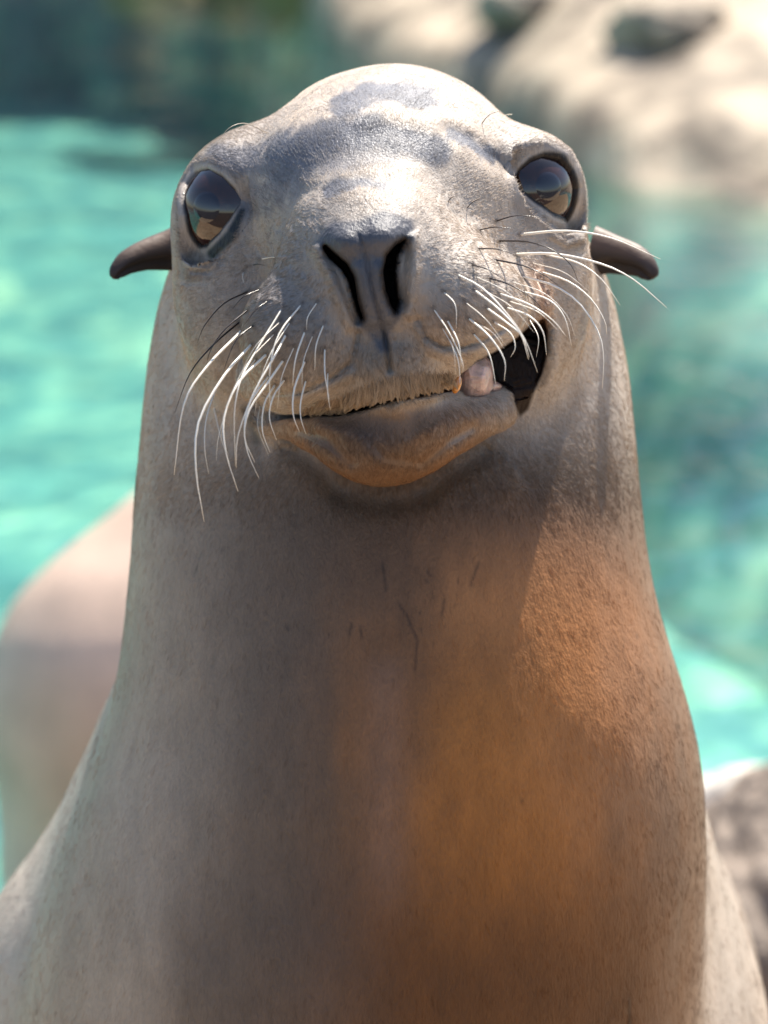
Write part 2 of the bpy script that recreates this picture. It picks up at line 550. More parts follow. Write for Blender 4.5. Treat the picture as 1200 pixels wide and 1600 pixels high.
def WP(*p): return from_world(p)
_vn = np.array([0, -UP.z, TW.z]); VN = tuple(_vn/np.linalg.norm(_vn))
S_L1 = (WP(-.035, .09, .50), WP(-.085, .08, .42)); S_L2 = (WP(-.12, .08, .38), WP(-.25, .02, .20))
S_L3 = (WP(-.25, .02, .19), WP(-.36, -.03, .045)); S_L4 = (WP(-.37, -.03, .04), WP(-.60, -.16, .026))
S_R1 = (WP(.05, .11, .47), WP(.065, .10, .40)); S_R2 = (WP(.07, .10, .36), WP(.20, .04, .18))
S_R3 = (WP(.20, .04, .18), WP(.30, -.03, .045)); S_R4 = (WP(.30, -.03, .04), WP(.50, -.18, .026))
S_T1 = (WP(.02, .14, .33), WP(.04, .42, .24)); S_T2 = (WP(.04, .42, .24), WP(.06, .85, .13)); S_T3 = (WP(.06, .85, .12), WP(.07, 1.08, .06))
S_H1 = (WP(.04, 1.06, .05), WP(-.06, 1.28, .026)); S_H2 = (WP(.09, 1.06, .05), WP(.20, 1.27, .026))

# grooves (+) and ridges (-) modelled into the skin: (polyline, width, height)
STROKES = [
    ([(400, 645), (430, 672), (465, 704), (500, 735), (530, 762)], 16, 7),      # fold under the left jaw
    ([(805, 660), (775, 690), (735, 720), (695, 745), (668, 764)], 16, 7),      # fold under the right jaw
            ([(470, 672), (515, 690), (548, 722)], 9, 7), ([(735, 668), (700, 690), (660, 722)], 9, 7), ([(500, 664), (550, 672), (580, 690)], 10, -4), ([(690, 660), (660, 676), (640, 690)], 10, -4), ([(580, 690), (600, 715), (640, 720)], 8, 3),
    ([(520, 768), (600, 784), (670, 772)], 16, 6),                             # crease between chin and throat
    ([(655, 500), (665, 525), (690, 541), (720, 543), (750, 535), (790, 512)], 4, 6),   # pad edge, right
    ([(655, 512), (672, 545), (700, 556), (745, 548)], 8, -5),
    ([(560, 520), (550, 565), (520, 590), (470, 612), (410, 615)], 4, 5),       # pad edge, left
    ([(550, 585), (510, 608), (450, 630)], 7, -4),
    ([(380, 300), (392, 330), (378, 372), (345, 405)], 9, 4),
    ([(345, 392), (325, 415), (300, 412)], 3.5, 4), ([(350, 405), (330, 425), (300, 424)], 3.5, 3),
    ([(700, 205), (735, 222), (760, 245), (790, 262)], 15, 9),                  # hollow over the right brow
    ([(810, 230), (850, 222), (885, 240)], 12, -5),
    ([(520, 160), (600, 145), (680, 160)], 24, 3), ([(560, 215), (610, 205), (640, 220)], 18, 3),
    ([(505, 300), (560, 284), (620, 290)], 12, 2.5), ([(480, 285), (560, 262), (650, 268)], 12, -2),
    ([(860, 350), (885, 362), (912, 356)], 5, 5), ([(862, 368), (885, 382), (910, 374)], 5, -5),
    ([(600, 620), (640, 660), (700, 690)], 16, -3), ([(500, 665), (560, 690), (590, 720)], 12, -5),
    ([(770, 640), (800, 700), (790, 760)], 22, -6),
    ([(846, 430), (858, 470), (864, 520), (862, 580), (846, 625)], 7, -7),      # stretched corner of the lips
]

# ------------------------------------------------------------------ materials
def mat_skin():
    t = NT('sea_lion_skin')
    co = t.coord('Object')
    at = t.n('ShaderNodeAttribute', attribute_name='tint')
    wet = t.n('ShaderNodeAttribute', attribute_name='wet')
    mp = t.n('ShaderNodeMapping', {'Vector': co, 'Scale': (1, 1, 0.28)}).outputs[0]
    n1 = t.noise(900, 3, .6, mp).outputs[0]
    n2 = t.noise(160, 4, .65, mp).outputs[0]
    c = t.mix(0.2, at.outputs[0], t.ramp(n1, [(.3, (.45, .45, .45)), (.7, (1.35, 1.35, 1.35))]), 'MULTIPLY')
    c = t.mix(0.18, c, t.ramp(n2, [(.3, (.5, .5, .5)), (.7, (1.3, 1.3, 1.3))]), 'MULTIPLY')
    b = t.bump(n1, 0.5, 0.0012)
    b = t.bump(n2, 0.35, 0.002, b)
    lum = t.math('MINIMUM', t.math('MULTIPLY', t.n('ShaderNodeSeparateColor', {'Color': at.outputs[0]}).outputs[0], 9.0), 0.36)
    r = t.math('SUBTRACT', 0.62, t.math('MULTIPLY', wet.outputs[2], 0.34))
    t.pr(color=c, rough=r, normal=b, spec=lum)
    return t.m
def mat_fur():
    t = NT('sea_lion_fur')
    at = t.n('ShaderNodeAttribute', attribute_name='tint')
    t.pr(color=at.outputs[0], rough=0.5, spec=0.32)
    return t.m
def mat_plain(name, c, rough=.5, spec=.5, bump=None, **kw):
    t = NT(name)
    col = c
    if bump:
        n = t.noise(bump[0], 4, .6, t.coord()).outputs[0]
        kw['normal'] = t.bump(n, bump[1], bump[2])
        col = t.mix(.5, c, t.ramp(n, [(.3, (.5, .5, .5)), (.7, (1.4, 1.4, 1.4))]), 'MULTIPLY')
    t.pr(color=col, rough=rough, spec=spec, **kw)
    return t.m
M_SKIN, M_FUR = mat_skin(), mat_fur()

# whiskers as picture curves on the skin: (thickness, points)
WHITE_W = [
    (5.2, [(377, 517), (323, 573), (287, 633), (272, 742)]), (5.2, [(393, 538), (350, 587), (310, 660), (306, 735), (319, 815)]),
    (3.2, [(443, 478), (393, 560), (374, 600), (366, 650), (368, 727)]), (4.6, [(417, 553), (373, 597), (350, 653), (353, 707), (372, 768)]),
    (3.0, [(473, 473), (437, 520), (422, 573), (422, 640)]), (3.8, [(447, 522), (427, 560), (397, 613), (372, 680), (369, 730)]),
    (4.2, [(443, 562), (417, 600), (390, 640), (382, 683), (398, 722)]), (3.6, [(420, 587), (392, 627), (382, 667), (387, 707), (405, 748)]),
    (3.4, [(445, 592), (427, 620), (421, 653), (432, 688)]), (3.4, [(430, 600), (413, 632), (410, 673), (422, 707)]),
    (3.2, [(477, 515), (462, 560), (457, 603)]), (3.6, [(477, 562), (460, 607), (458, 647), (468, 675)]), (3.0, [(478, 593), (470, 627), (470, 653), (478, 678)]),
    (2.6, [(507, 503), (494, 540), (492, 578)]), (2.8, [(507, 542), (508, 587), (515, 625)]), (2.2, [(512, 580), (512, 613), (516, 640)]),
    (2.2, [(497, 470), (481, 495), (479, 515)]), (3.4, [(340, 600), (323, 653), (320, 700), (326, 740)]), (2.2, [(333, 633), (347, 690), (358, 712)]),
    (2.4, [(407, 633), (403, 667), (420, 712)]), (1.8, [(405, 405), (425, 402), (442, 404)]), (1.8, [(381, 423), (379, 433), (382, 444)]),
    (4.8, [(812, 366), (885, 361), (955, 372), (1032, 405)]), (5.0, [(805, 397), (867, 397), (938, 412), (990, 437), (1042, 481)]),
    (3.6, [(850, 397), (903, 411), (940, 437), (969, 477)]), (3.8, [(846, 425), (888, 440), (922, 466), (944, 500), (948, 522)]),
    (4.2, [(815, 432), (864, 446), (905, 474), (935, 520), (943, 560), (941, 607)]), (3.6, [(819, 456), (858, 469), (882, 496), (893, 540)]),
    (3.6, [(779, 458), (827, 476), (863, 500), (885, 526)]), (3.6, [(790, 480), (827, 494), (848, 518), (854, 555)]),
    (3.4, [(713, 428), (753, 450), (790, 488), (820, 530), (840, 582)]), (4.0, [(740, 452), (779, 483), (812, 520), (826, 562)]),
    (3.8, [(759, 480), (790, 503), (816, 526), (827, 558)]), (3.0, [(770, 502), (797, 520), (805, 542), (798, 558)]),
    (3.8, [(731, 496), (764, 525), (788, 562), (788, 595)]), (3.4, [(739, 520), (764, 553), (775, 602)]),
    (2.4, [(676, 480), (702, 520), (722, 564), (723, 582)]), (3.2, [(698, 498), (716, 535), (721, 573)]),
    (2.4, [(691, 454), (711, 476), (713, 514)]), (2.6, [(702, 529), (716, 564), (719, 602)]), (2.4, [(827, 498), (841, 527), (838, 558)]),
    (1.7, [(455, 500), (425, 548), (405, 600), (398, 650)]), (1.6, [(460, 540), (440, 590), (433, 640)]), (1.6, [(430, 520), (385, 570), (352, 640), (345, 690)]),
    (1.5, [(490, 520), (474, 565), (472, 610)]), (1.5, [(440, 500), (400, 540), (372, 590)]), (1.6, [(400, 560), (365, 610), (342, 680), (338, 720)]),
    (1.6, [(830, 410), (880, 425), (920, 455)]), (1.5, [(800, 440), (850, 458), (885, 492), (900, 530)]), (1.5, [(760, 455), (800, 480), (835, 520)]),
    (1.6, [(725, 470), (760, 500), (790, 540)]), (1.4, [(690, 510), (708, 545), (712, 585)]), (1.5, [(740, 430), (790, 455), (830, 490)]),
    (2.2, [(795, 470), (840, 487), (872, 516)]), (2.0, [(745, 505), (770, 520), (788, 545)]),
]
DARK_W = [
    (2.6, [(390, 454), (350, 474), (320, 508), (308, 536)]), (2.0, [(406, 452), (380, 464), (362, 484)]), (3.0, [(388, 483), (353, 513), (330, 545), (322, 572)]),
    (3.6, [(375, 502), (335, 537), (297, 583), (273, 645)]), (2.2, [(420, 469), (400, 484), (381, 508)]), (2.6, [(397, 507), (368, 533), (346, 588)]),
    (1.9, [(391, 415), (402, 413), (415, 415)]), (2.2, [(775, 345), (808, 337), (852, 340)]), (2.3, [(748, 359), (773, 355), (805, 357)]),
    (2.8, [(779, 376), (825, 378), (864, 391), (892, 414), (903, 440)]), (2.4, [(745, 388), (780, 390), (813, 402)]), (3.0, [(772, 405), (817, 415), (850, 430), (876, 449)]),
    (2.4, [(733, 412), (762, 421), (789, 438)]), (2.8, [(762, 433), (799, 446), (836, 470), (854, 499)]), (1.8, [(729, 325), (740, 315), (757, 308)]),
    (1.5, [(700, 316), (704, 310), (712, 306)]), (1.6, [(752, 194), (764, 180), (783, 173)]),
]

# ------------------------------------------------------------------ colour of the pelt
def pelt(x, y, w, nw=None):
    """albedo of the sea lion by place: dry tan-grey crown, face with shade painted on the muzzle, rusty chest flank with painted bounce"""
    px, py = PX(x, y, w)
    C = np.empty((len(x), 3), np.float32)
    base = np.array([.42, .355, .295])
    C[:] = base
    def blend(m, c):
        m = np.clip(m, 0, 1)[:, None]
        C[:] = C*(1-m) + np.array(c, np.float32)*m
    n = fbm(x/60, y/130, w/60, 3); n2 = fbm(x/22+9, y/60, w/22, 3)
    front = sstep(-420, -160, w)
    # chest
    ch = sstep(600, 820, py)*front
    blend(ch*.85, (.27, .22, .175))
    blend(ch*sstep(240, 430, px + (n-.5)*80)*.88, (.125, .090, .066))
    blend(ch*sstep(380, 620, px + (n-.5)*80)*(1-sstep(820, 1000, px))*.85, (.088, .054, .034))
    blend(sstep(740, 980, py)*np.exp(-((px + (n-.5)*120 - 830)/185)**2)*front*.9, (.43, .205, .098))  # rust fur, with warm ground bounce put into its colour
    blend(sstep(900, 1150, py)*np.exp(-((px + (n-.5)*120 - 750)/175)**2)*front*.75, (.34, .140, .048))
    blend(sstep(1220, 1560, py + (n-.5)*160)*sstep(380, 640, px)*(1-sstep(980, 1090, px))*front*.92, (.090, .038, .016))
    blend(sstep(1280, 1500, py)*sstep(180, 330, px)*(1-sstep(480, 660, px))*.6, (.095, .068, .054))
    blend(ch*(1-sstep(215, 290, px + (n-.5)*60))*.6, (.34, .29, .24))  # pale left edge: rim light put into the coat colour
    blend(sstep(1000, 1060, py)*(1-sstep(1330, 1480, py))*np.exp(-((px-605)/38)**2)*.35, (.22, .15, .12))
    # face; left and lower muzzle darkened, shade put into the colour
    face = (1-sstep(620, 740, py))*sstep(-200, -20, w)
    blend(face*.7, (.42, .365, .32))
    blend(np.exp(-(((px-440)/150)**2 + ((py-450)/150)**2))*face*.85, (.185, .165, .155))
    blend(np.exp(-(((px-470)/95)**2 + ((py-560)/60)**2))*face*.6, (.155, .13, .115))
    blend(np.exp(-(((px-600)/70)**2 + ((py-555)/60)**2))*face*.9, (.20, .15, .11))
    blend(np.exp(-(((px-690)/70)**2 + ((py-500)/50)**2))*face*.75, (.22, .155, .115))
    # chin
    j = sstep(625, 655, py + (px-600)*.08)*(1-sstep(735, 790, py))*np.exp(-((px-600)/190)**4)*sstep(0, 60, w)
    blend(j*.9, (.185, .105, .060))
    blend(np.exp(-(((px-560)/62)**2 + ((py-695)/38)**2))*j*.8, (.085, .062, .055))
    # slate patches on the crown and brow
    for P, s, k in (([(535, 165), (575, 145), (620, 143), (665, 158)], 20, .75), ([(430, 235), (500, 215), (580, 205), (640, 225), (680, 235)], 26, .75),
                    ([(510, 300), (560, 286), (600, 288)], 10, .7), ([(350, 245), (395, 250), (440, 265)], 26, .6), ([(705, 212), (740, 225), (765, 245)], 12, .75),
                    ([(470, 240), (520, 245), (600, 240)], 26, .5), ([(395, 320), (430, 300), (470, 260)], 26, .45)):
        dd = line_dist(px, py, P) + (n2-.5)*26
        blend((1-sstep(s*.6, s*1.25, dd))*face*min(1, k*1.25), (.135, .14, .165))
    dots = np.zeros(len(x), np.float32)
    near_ = (px > 370) & (px < 870) & (py > 330) & (py < 640) & (w > -60)
    if near_.any():
        dn_ = np.zeros(near_.sum(), np.float32)
        for _, P in WHITE_W + DARK_W:
            dn_ = np.maximum(dn_, np.exp(-((px[near_]-P[0][0])**2 + (py[near_]-P[0][1])**2)/14.0))
        dots[near_] = dn_
    blend(dots*.75, (.05, .035, .03))
    # bare nose
    nose = np.exp(-((poly_sdf(px, py, [(500, 378), (520, 352), (562, 350), (600, 333), (640, 348), (642, 372), (615, 410), (622, 495), (604, 520), (602, 545), (596, 545), (580, 520), (562, 505), (548, 430)]).clip(0))/7)**2)*(w > 120)
    blend(nose*.97, (.078, .080, .096))
    nostril = np.exp(-(np.minimum(line_dist(px, py, *NOS_R), line_dist(px, py, *NOS_L)).clip(0)/5)**2)*(w > 60)
    blend(nostril, (.02, .015, .013))
    # eyelid rims
    for E in EYES:
        dx, dy, dz = x-E['c'][0], y-E['c'][1], w-E['c'][2]
        near = np.sqrt(dx*dx + dy*dy + dz*dz) < E['r']*1.7
        m = np.zeros(len(x), np.float32)
        if near.any():
            o, R = eye_open(E, x[near], y[near], w[near])
            m[near] = (1-sstep(1.5, 5, o))*(1-sstep(E['r']+12, E['r']+20, R))*(np.abs(R) > 0)
        blend(m, (.018, .015, .015))
        m2 = np.zeros(len(x), np.float32)
        if near.any(): m2[near] = np.exp(-((o-14)/9)**2)*.45
        blend(m2, (.11, .09, .085))
    # dark skin inside the nose side of the lower lids
    lid = np.exp(-(line_dist(px, py, [(378, 330), (361, 368), (332, 396)], [2, 6, 5]).clip(0)/4)**2)*(w > -40)
    blend(lid, (.022, .026, .03))
    # inside of the mouth and the lips' edge
    hole = poly_sdf(px, py, MOUTH_OPEN)
    inside = (1-sstep(-3, 3, hole))*(w > -115)
    blend(inside, (.018, .009, .007))
    blend(np.exp(-(line_dist(px, py, LIP)/3.0)**2)*(w > 0)*.85, (.03, .02, .015))
    blend(np.exp(-(line_dist(px, py, [(838, 425), (848, 460), (850, 495)])/15)**2)*(w > -30)*.7, (.27, .14, .08))
    blend(np.exp(-(line_dist(px, py, [(384, 640), (392, 665), (402, 690)])/9)**2)*(w > -60)*.7, (.04, .045, .045))
    bare = np.clip(nose + nostril + inside + lid, 0, 1)
    for E in EYES:
        dx, dy, dz = x-E['c'][0], y-E['c'][1], w-E['c'][2]
        near = np.sqrt(dx*dx + dy*dy + dz*dz) < E['r']*1.5
        if near.any():
            o, R = eye_open(E, x[near], y[near], w[near]); bare[near] = np.maximum(bare[near], 1-sstep(5, 12, o))
    C *= (0.80 + 0.4*n)[:, None]*(0.88 + 0.24*n2)[:, None]
    cm = (ch*.26)[:, None]
    lu = C.mean(1, keepdims=True)
    C[:] = np.maximum(lu + (C-lu)*(1+cm), .004)*(1-.10*cm)
    # small dark flecks and scars on the throat
    sp = sstep(.86, .95, vnoise((x+60*n)/6.1 + .31*y/13, y/14 + x/37 + 3*n2, w/7))*sstep(760, 860, py)*(1-sstep(1000, 1300, py))*sstep(.45, .6, fbm(x/90+4, y/90, w/90, 2))
    C *= (1-.45*sp)[:, None]
    for P in ([(598, 878), (603, 922)], [(662, 903), (667, 908)], [(668, 893), (673, 900)], [(622, 942), (632, 958)], [(636, 962), (652, 1000), (648, 1052)], [(447, 978), (450, 984)],
              [(549, 975), (546, 994)], [(563, 982), (566, 996)], [(672, 1250), (679, 1252)], [(815, 1252), (822, 1246)], [(695, 935), (690, 960)], [(748, 880), (735, 915)], [(983, 1560), (984, 1600)]):
        C *= (1-.5*np.exp(-(line_dist(px, py, P)/2.4)**2)*(w > -300))[:, None]
    wet = np.clip(np.maximum((bare-nose*.45)*.8, face*.2 + .3 + .1*sstep(700, 900, py)), 0, 1)
    return np.clip(C, .005, .8), bare, wet

# ------------------------------------------------------------------ build the body mesh
xs = axis([(-1700, -500, 50), (-500, 150, 26), (150, 270, 9), (270, 900, 5), (900, 1120, 11), (1120, 1450, 26), (1450, 2500, 50)])
ys = axis([(70, 240, 8), (240, 690, 5), (690, 820, 8), (820, 1700, 17), (1700, 3500, 42)])
ws = axis([(-4700, -1100, 60), (-1100, -450, 30), (-450, -60, 15), (-60, 400, 5.5)])
V, F = surface_nets(sealion, xs, ys, ws)
F = F[:, ::-1]
print('coarse', len(V), len(F), round(time.time()-T0, 1))
V, F = refine_quads(V, F)
V = project(lambda a, b, c: sealion(a, b, c, True), V, it=3, lim=9)
print('refined', len(V), round(time.time()-T0, 1))
root = bpy.data.objects.new('sea_lion', None)
COL.objects.link(root)
root.location = (0.02, 0.05, 0)
tag(root, 'brown sea lion in front rearing up with raised head, crooked grin and white whiskers', 'sea lion')
Wv = to_world(V) - np.array(root.location)
body = quad_mesh('body', Wv, F, M_SKIN, root)
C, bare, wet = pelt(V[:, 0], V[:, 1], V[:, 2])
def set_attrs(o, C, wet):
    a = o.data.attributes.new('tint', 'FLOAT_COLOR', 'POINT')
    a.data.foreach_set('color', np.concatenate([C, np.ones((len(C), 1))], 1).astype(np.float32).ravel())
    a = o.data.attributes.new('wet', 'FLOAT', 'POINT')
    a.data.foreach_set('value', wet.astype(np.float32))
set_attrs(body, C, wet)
print('body', round(time.time()-T0, 1))

cam0 = np.array(CAMP)
bvh = BVHTree.FromPolygons([tuple(v) for v in to_world(V)], F.tolist())
def ray_px(px, py):
    d = (to_world(np.array(Q(px, py, 0.0))) - cam0); d /= np.linalg.norm(d)
    hit = bvh.ray_cast(Vector(cam0), Vector(d), 3.0)
    return hit
def surf(px, py, default=0.0):
    """modelling-frame point of the skin seen at a picture position"""
    h = ray_px(px, py)
    if h[0] is None: return np.array(Q(px, py, default))
    return np.array(from_world(h[0]))

def uv_sphere(c, r, nu=48, nv=32, rz=None):
    vs, fs = [], []
    for i in range(nv+1):
        th = math.pi*i/nv
        for j in range(nu):
            ph = 2*math.pi*j/nu
            vs.append((c[0]+r*math.sin(th)*math.cos(ph), c[1]+r*math.sin(th)*math.sin(ph), c[2]+r*math.cos(th)))
    for i in range(nv):
        for j in range(nu):
            a, b = i*nu+j, i*nu+(j+1) % nu
            fs.append((a, a+nu, b+nu, b))
    return vs, fs
RL = np.array(root.location)
def part(name, vm, faces, mat, parent=None, smooth=True, label=None):
    """part of the front sea lion from modelling-frame vertices"""
    vw = to_world(np.array(vm)) - RL
    o = mesh_obj(name, vw, faces, mat, parent or root, smooth)
    if label: o['label'] = label
    return o

# eyes --------------------------------------------------------------
def mat_eye():
    t = NT('eyeball')
    co = t.coord('Object')
    n = t.noise(140, 5, .7, co).outputs[0]
    c = t.ramp(n, [(.3, (.014, .006, .005)), (.7, (.042, .017, .012))])
    t.pr(color=c, rough=.02, spec=.8)
    return t.m
M_EYE = mat_eye()
M_PUPIL = mat_plain('pupil_lens', (.012, .011, .018), .02, .8)
for E, gaze in ((EYES[0], (-.46, .05, .88)), (EYES[1], (.42, .02, .9))):
    c, r = E['c'], E['r']-1.5
    vs, fs = uv_sphere(c, r)
    eye = part('eye', vs, fs, M_EYE)
    g = np.array(gaze); g /= np.linalg.norm(g)
    u = np.cross([0, 1, 0], g); u /= np.linalg.norm(u); v = np.cross(g, u)
    vs, fs = [tuple(c + g*(r+1.0))], []
    NR = 5
    for i in range(1, NR+1):
        th = .36*i/NR
        for k in range(28):
            a = 2*math.pi*k/28
            rr = r + 1.0*(1-(i/NR)**4) - (1.2 if i == NR else 0)
            vs.append(tuple(c + rr*(g*math.cos(th) + math.sin(th)*(u*math.cos(a) + v*math.sin(a)))))
    for k in range(28):
        fs.append((0, 1+k, 1+(k+1) % 28))
        for i in range(NR-1):
            a, b = 1+i*28+k, 1+i*28+(k+1) % 28
            fs.append((a, a+28, b+28, b))
    part('pupil', vs, fs, M_PUPIL, eye)

# ears: short rolled cones with a dark fold beneath ------------------
def mat_ear():
    t = NT('ear_skin')
    at = t.n('ShaderNodeAttribute', attribute_name='tint')
    n = t.noise(300, 3, .6, t.coord()).outputs[0]
    t.pr(color=at.outputs[0], rough=.5, spec=.3, normal=t.bump(n, .3, .001))
    return t.m
M_EAR = mat_ear()
def make_ear(pts, radii):
    """pts: picture positions with depth; cross-section is a C rolled open at the underside"""
    P = np.array([Q(*p) for p in pts]); n = len(P)
    ts = np.linspace(0, n-1, 26)
    C_ = np.stack([np.interp(ts, range(n), P[:, k]) for k in range(3)], 1)
    for _ in range(3):
        C_[1:-1] = (C_[:-2] + 2*C_[1:-1] + C_[2:])/4
    Rr = np.interp(ts, range(n), radii)
    NS = 28
    vs, fs, cols = [], [], []
    for i in range(len(ts)):
        T = C_[min(i+1, len(ts)-1)] - C_[max(i-1, 0)]; T /= np.linalg.norm(T)
        a = np.cross(T, [0, 0, 1]); a /= np.linalg.norm(a)
        if a[1] < 0: a = -a                     # a points down in the picture
        b = np.cross(T, a)
        if b[2] < 0: b = -b
        for k in range(NS):
            ph = 2*math.pi*k/NS
            ca, sa = math.cos(ph), math.sin(ph)
            r = Rr[i]
            groove = math.exp(-((ph-math.radians(42))/.34)**2)*min(1, i/6)*(1 if i < 24 else .3)
            rad = r*(1-.62*groove)
            cap_ = 1 if i < 25 else .25
            p = C_[i] + (a*ca*1.0 + b*sa*.62)*rad*cap_
            vs.append(tuple(p))
            under = max(0, min(1, (ca+.35)*1.9))
            tip = max(0, (i-11)/12)
            d = max(under*.93, tip*.9, groove)
            cols.append(tuple(np.array([.11, .075, .06])*(1-d) + np.array([.022, .016, .014])*d))
    for i in range(len(ts)-1):
        for k in range(NS):
            q, s = i*NS+k, i*NS+(k+1) % NS
            fs.append((q, s, s+NS, q+NS))
    fs.append(tuple((len(ts)-1)*NS+k for k in range(NS)))
    o = part('ear', vs, fs, M_EAR)
    at = o.data.attributes.new('tint', 'FLOAT_COLOR', 'POINT')
    at.data.foreach_set('color', np.array([c + (1,) for c in cols], np.float32).ravel())
    return o
make_ear([(300, 385, -205), (262, 392, -195), (225, 399, -175), (198, 410, -160), (182, 425, -152), (177, 436, -150)], [44, 33, 25, 20, 14, 6])
make_ear([(925, 392, -215), (960, 398, -205), (990, 406, -190), (1006, 415, -180), (1017, 428, -176), (1021, 436, -174)], [42, 32, 27, 22, 16, 8])

# mouth parts --------------------------------------------------------
M_GUM = mat_plain('wet_gum', (.64, .43, .36), .28, .5, (220, .6, .003), coat=.6, coat_rough=.12, sss=.15, sss_scale=.003)
M_TOOTH = mat_plain('stained_tooth', (.52, .20, .03), .25, .6, (160, .3, .001), coat=.5, coat_rough=.1)
M_MOUTH = mat_plain('mouth_lining', (.045, .02, .015), .28, .6, (130, .5, .002), coat=.4, coat_rough=.2)
def blob(name, c, r, mat, roll=0, bend=0, bumps=0, label=None, nu=28, nv=20):
    vs, fs = uv_sphere((0, 0, 0), 1, nu, nv)
    a = np.array(vs); n = fbm(a[:, 0]*2+5, a[:, 1]*2+c[0]*.01, a[:, 2]*2, 2)
    a *= (1 + (n-.5)*bumps)[:, None]
    a = a*np.array(r)
    a[:, 1] += bend*(a[:, 0]/r[0])**2
    ca, sa = math.cos(roll), math.sin(roll)
    a = np.stack([ca*a[:, 0]-sa*a[:, 1], sa*a[:, 0]+ca*a[:, 1], a[:, 2]], 1)
    return part(name, a + np.array(c), fs, mat, label=label)
g0 = surf(700, 640)
wg = g0[2]+12
blob('gum', Q(732, 590, wg-158), (40, 44, 70), M_GUM, -.3, 0, .3)
blob('tongue', Q(752, 606, wg-190), (32, 13, 50), M_GUM, -.1, 3, .3)
blob('tooth', Q(713, 599, wg-12), (8, 15, 9), M_TOOTH, .15, 0, .25)

# whiskers -----------------------------------------------------------
BROW_W = [(1.8, [(418, 208), (385, 193), (358, 200), (339, 224)]), (1.5, [(800, 178), (790, 180), (770, 190)])]
M_WW = mat_plain('white_whisker', (.86, .80, .70), .35, .5, sss=.0)
M_WB = mat_plain('black_whisker', (.022, .014, .012), .3, .6)
M_WL = mat_plain('pale_brow_whisker', (.6, .5, .38), .35, .5)
def smooth_curve(P, n):
    P = np.array(P, float)
    Pe = np.vstack([2*P[0]-P[1], P, 2*P[-1]-P[-2]])
    out = []
    for t in np.linspace(0, len(P)-1, n):
        i = min(int(t), len(P)-2); f = t-i
        p0, p1, p2, p3 = Pe[i:i+4]
        out.append(.5*((2*p1) + (p2-p0)*f + (2*p0-5*p1+4*p2-p3)*f*f + (3*p1-p0-3*p2+p3)*f**3))
    return np.array(out)
def whisker(thick, pts, mat, lift=1.0):
    r0 = surf(*pts[0])
    n = len(pts)
    L = sum(math.dist(pts[i], pts[i+1]) for i in range(n-1))
    K = [r0 - np.array([0, 0, 5])]
    for i in range(1, n):
        f = i/(n-1)
        wv = r0[2] + lift*(math.sin(f*math.pi*.62)*L*.42) - f*f*L*.10
        s_ = surf(*pts[i], default=-400)
        wv = max(wv, s_[2]+4)
        K.append(np.array(Q(pts[i][0], pts[i][1], wv)))
    C_ = smooth_curve(K, 13)
    NS = 5
    vs, fs = [], []
    for i, p in enumerate(C_):
        T = C_[min(i+1, 12)]-C_[max(i-1, 0)]; T /= np.linalg.norm(T)
        a = np.cross(T, [.1, .2, 1]); a /= np.linalg.norm(a); b = np.cross(T, a)
        r = thick*.5*(1-(i/12)**1.6*.85)
        for k in range(NS):
            ph = 2*math.pi*k/NS
            vs.append(tuple(p + r*(a*math.cos(ph)+b*math.sin(ph))))
    for i in range(12):
        for k in range(NS):
            q, s = i*NS+k, i*NS+(k+1) % NS
            fs.append((q, s, s+NS, q+NS))
    fs.append(tuple(12*NS+k for k in range(NS)))
    return part('whisker', vs, fs, mat, body)
for t_, p_ in WHITE_W: whisker(t_*.92, p_, M_WW)
for t_, p_ in DARK_W: whisker(t_*.95, p_, M_WB)
for t_, p_ in BROW_W: whisker(t_*.9, p_, M_WL, 2.2)
print('whiskers', round(time.time()-T0, 1))

# short fur ----------------------------------------------------------
def normals_of(V, F):
    a, b, c, d = (V[F[:, i]] for i in range(4))
    n = np.cross(c-a, b-d)                     # left-handed frame: reversed order
    N = np.zeros_like(V)
    for i in range(4): np.add.at(N, F[:, i], n)
    return N/(np.linalg.norm(N, axis=1)[:, None]+1e-9), .5*np.linalg.norm(n, axis=1)
Vm = V.astype(np.float64)
NRM, AREA = normals_of(Vm, F)
def hair_object(name, roots, dirs_fn, length, radius, cols, segs=4, parent=None, bend=None):
    n = len(roots)
    P = np.empty((n, segs, 3))
    p = roots.copy(); P[:, 0] = p
    for i in range(1, segs):
        d = dirs_fn(i/(segs-1))
        p = p + d*(length/(segs-1))[:, None]
        P[:, i] = p
    return curves_object(name, P, radius, cols, parent)
def curves_object(name, P, radius, cols, parent):
    n, segs = P.shape[:2]
    W = to_world(P.reshape(-1, 3)) - RL
    hc = bpy.data.hair_curves.new(name)
    hc.add_curves([segs]*n)
    hc.position_data.foreach_set('vector', W.astype(np.float32).ravel())
    tt = np.linspace(0, 1, segs)
    R = (radius[:, None]*(1-.8*tt**1.5)[None, :])*U
    ra = hc.attributes.new('radius', 'FLOAT', 'POINT') if 'radius' not in hc.attributes else hc.attributes['radius']
    ra.data.foreach_set('value', R.astype(np.float32).ravel())
    ca = hc.attributes.new('tint', 'FLOAT_COLOR', 'CURVE')
    ca.data.foreach_set('color', np.concatenate([cols, np.ones((n, 1))], 1).astype(np.float32).ravel())
    hc.materials.append(M_FUR)
    o = link(name, hc, parent)
    return o
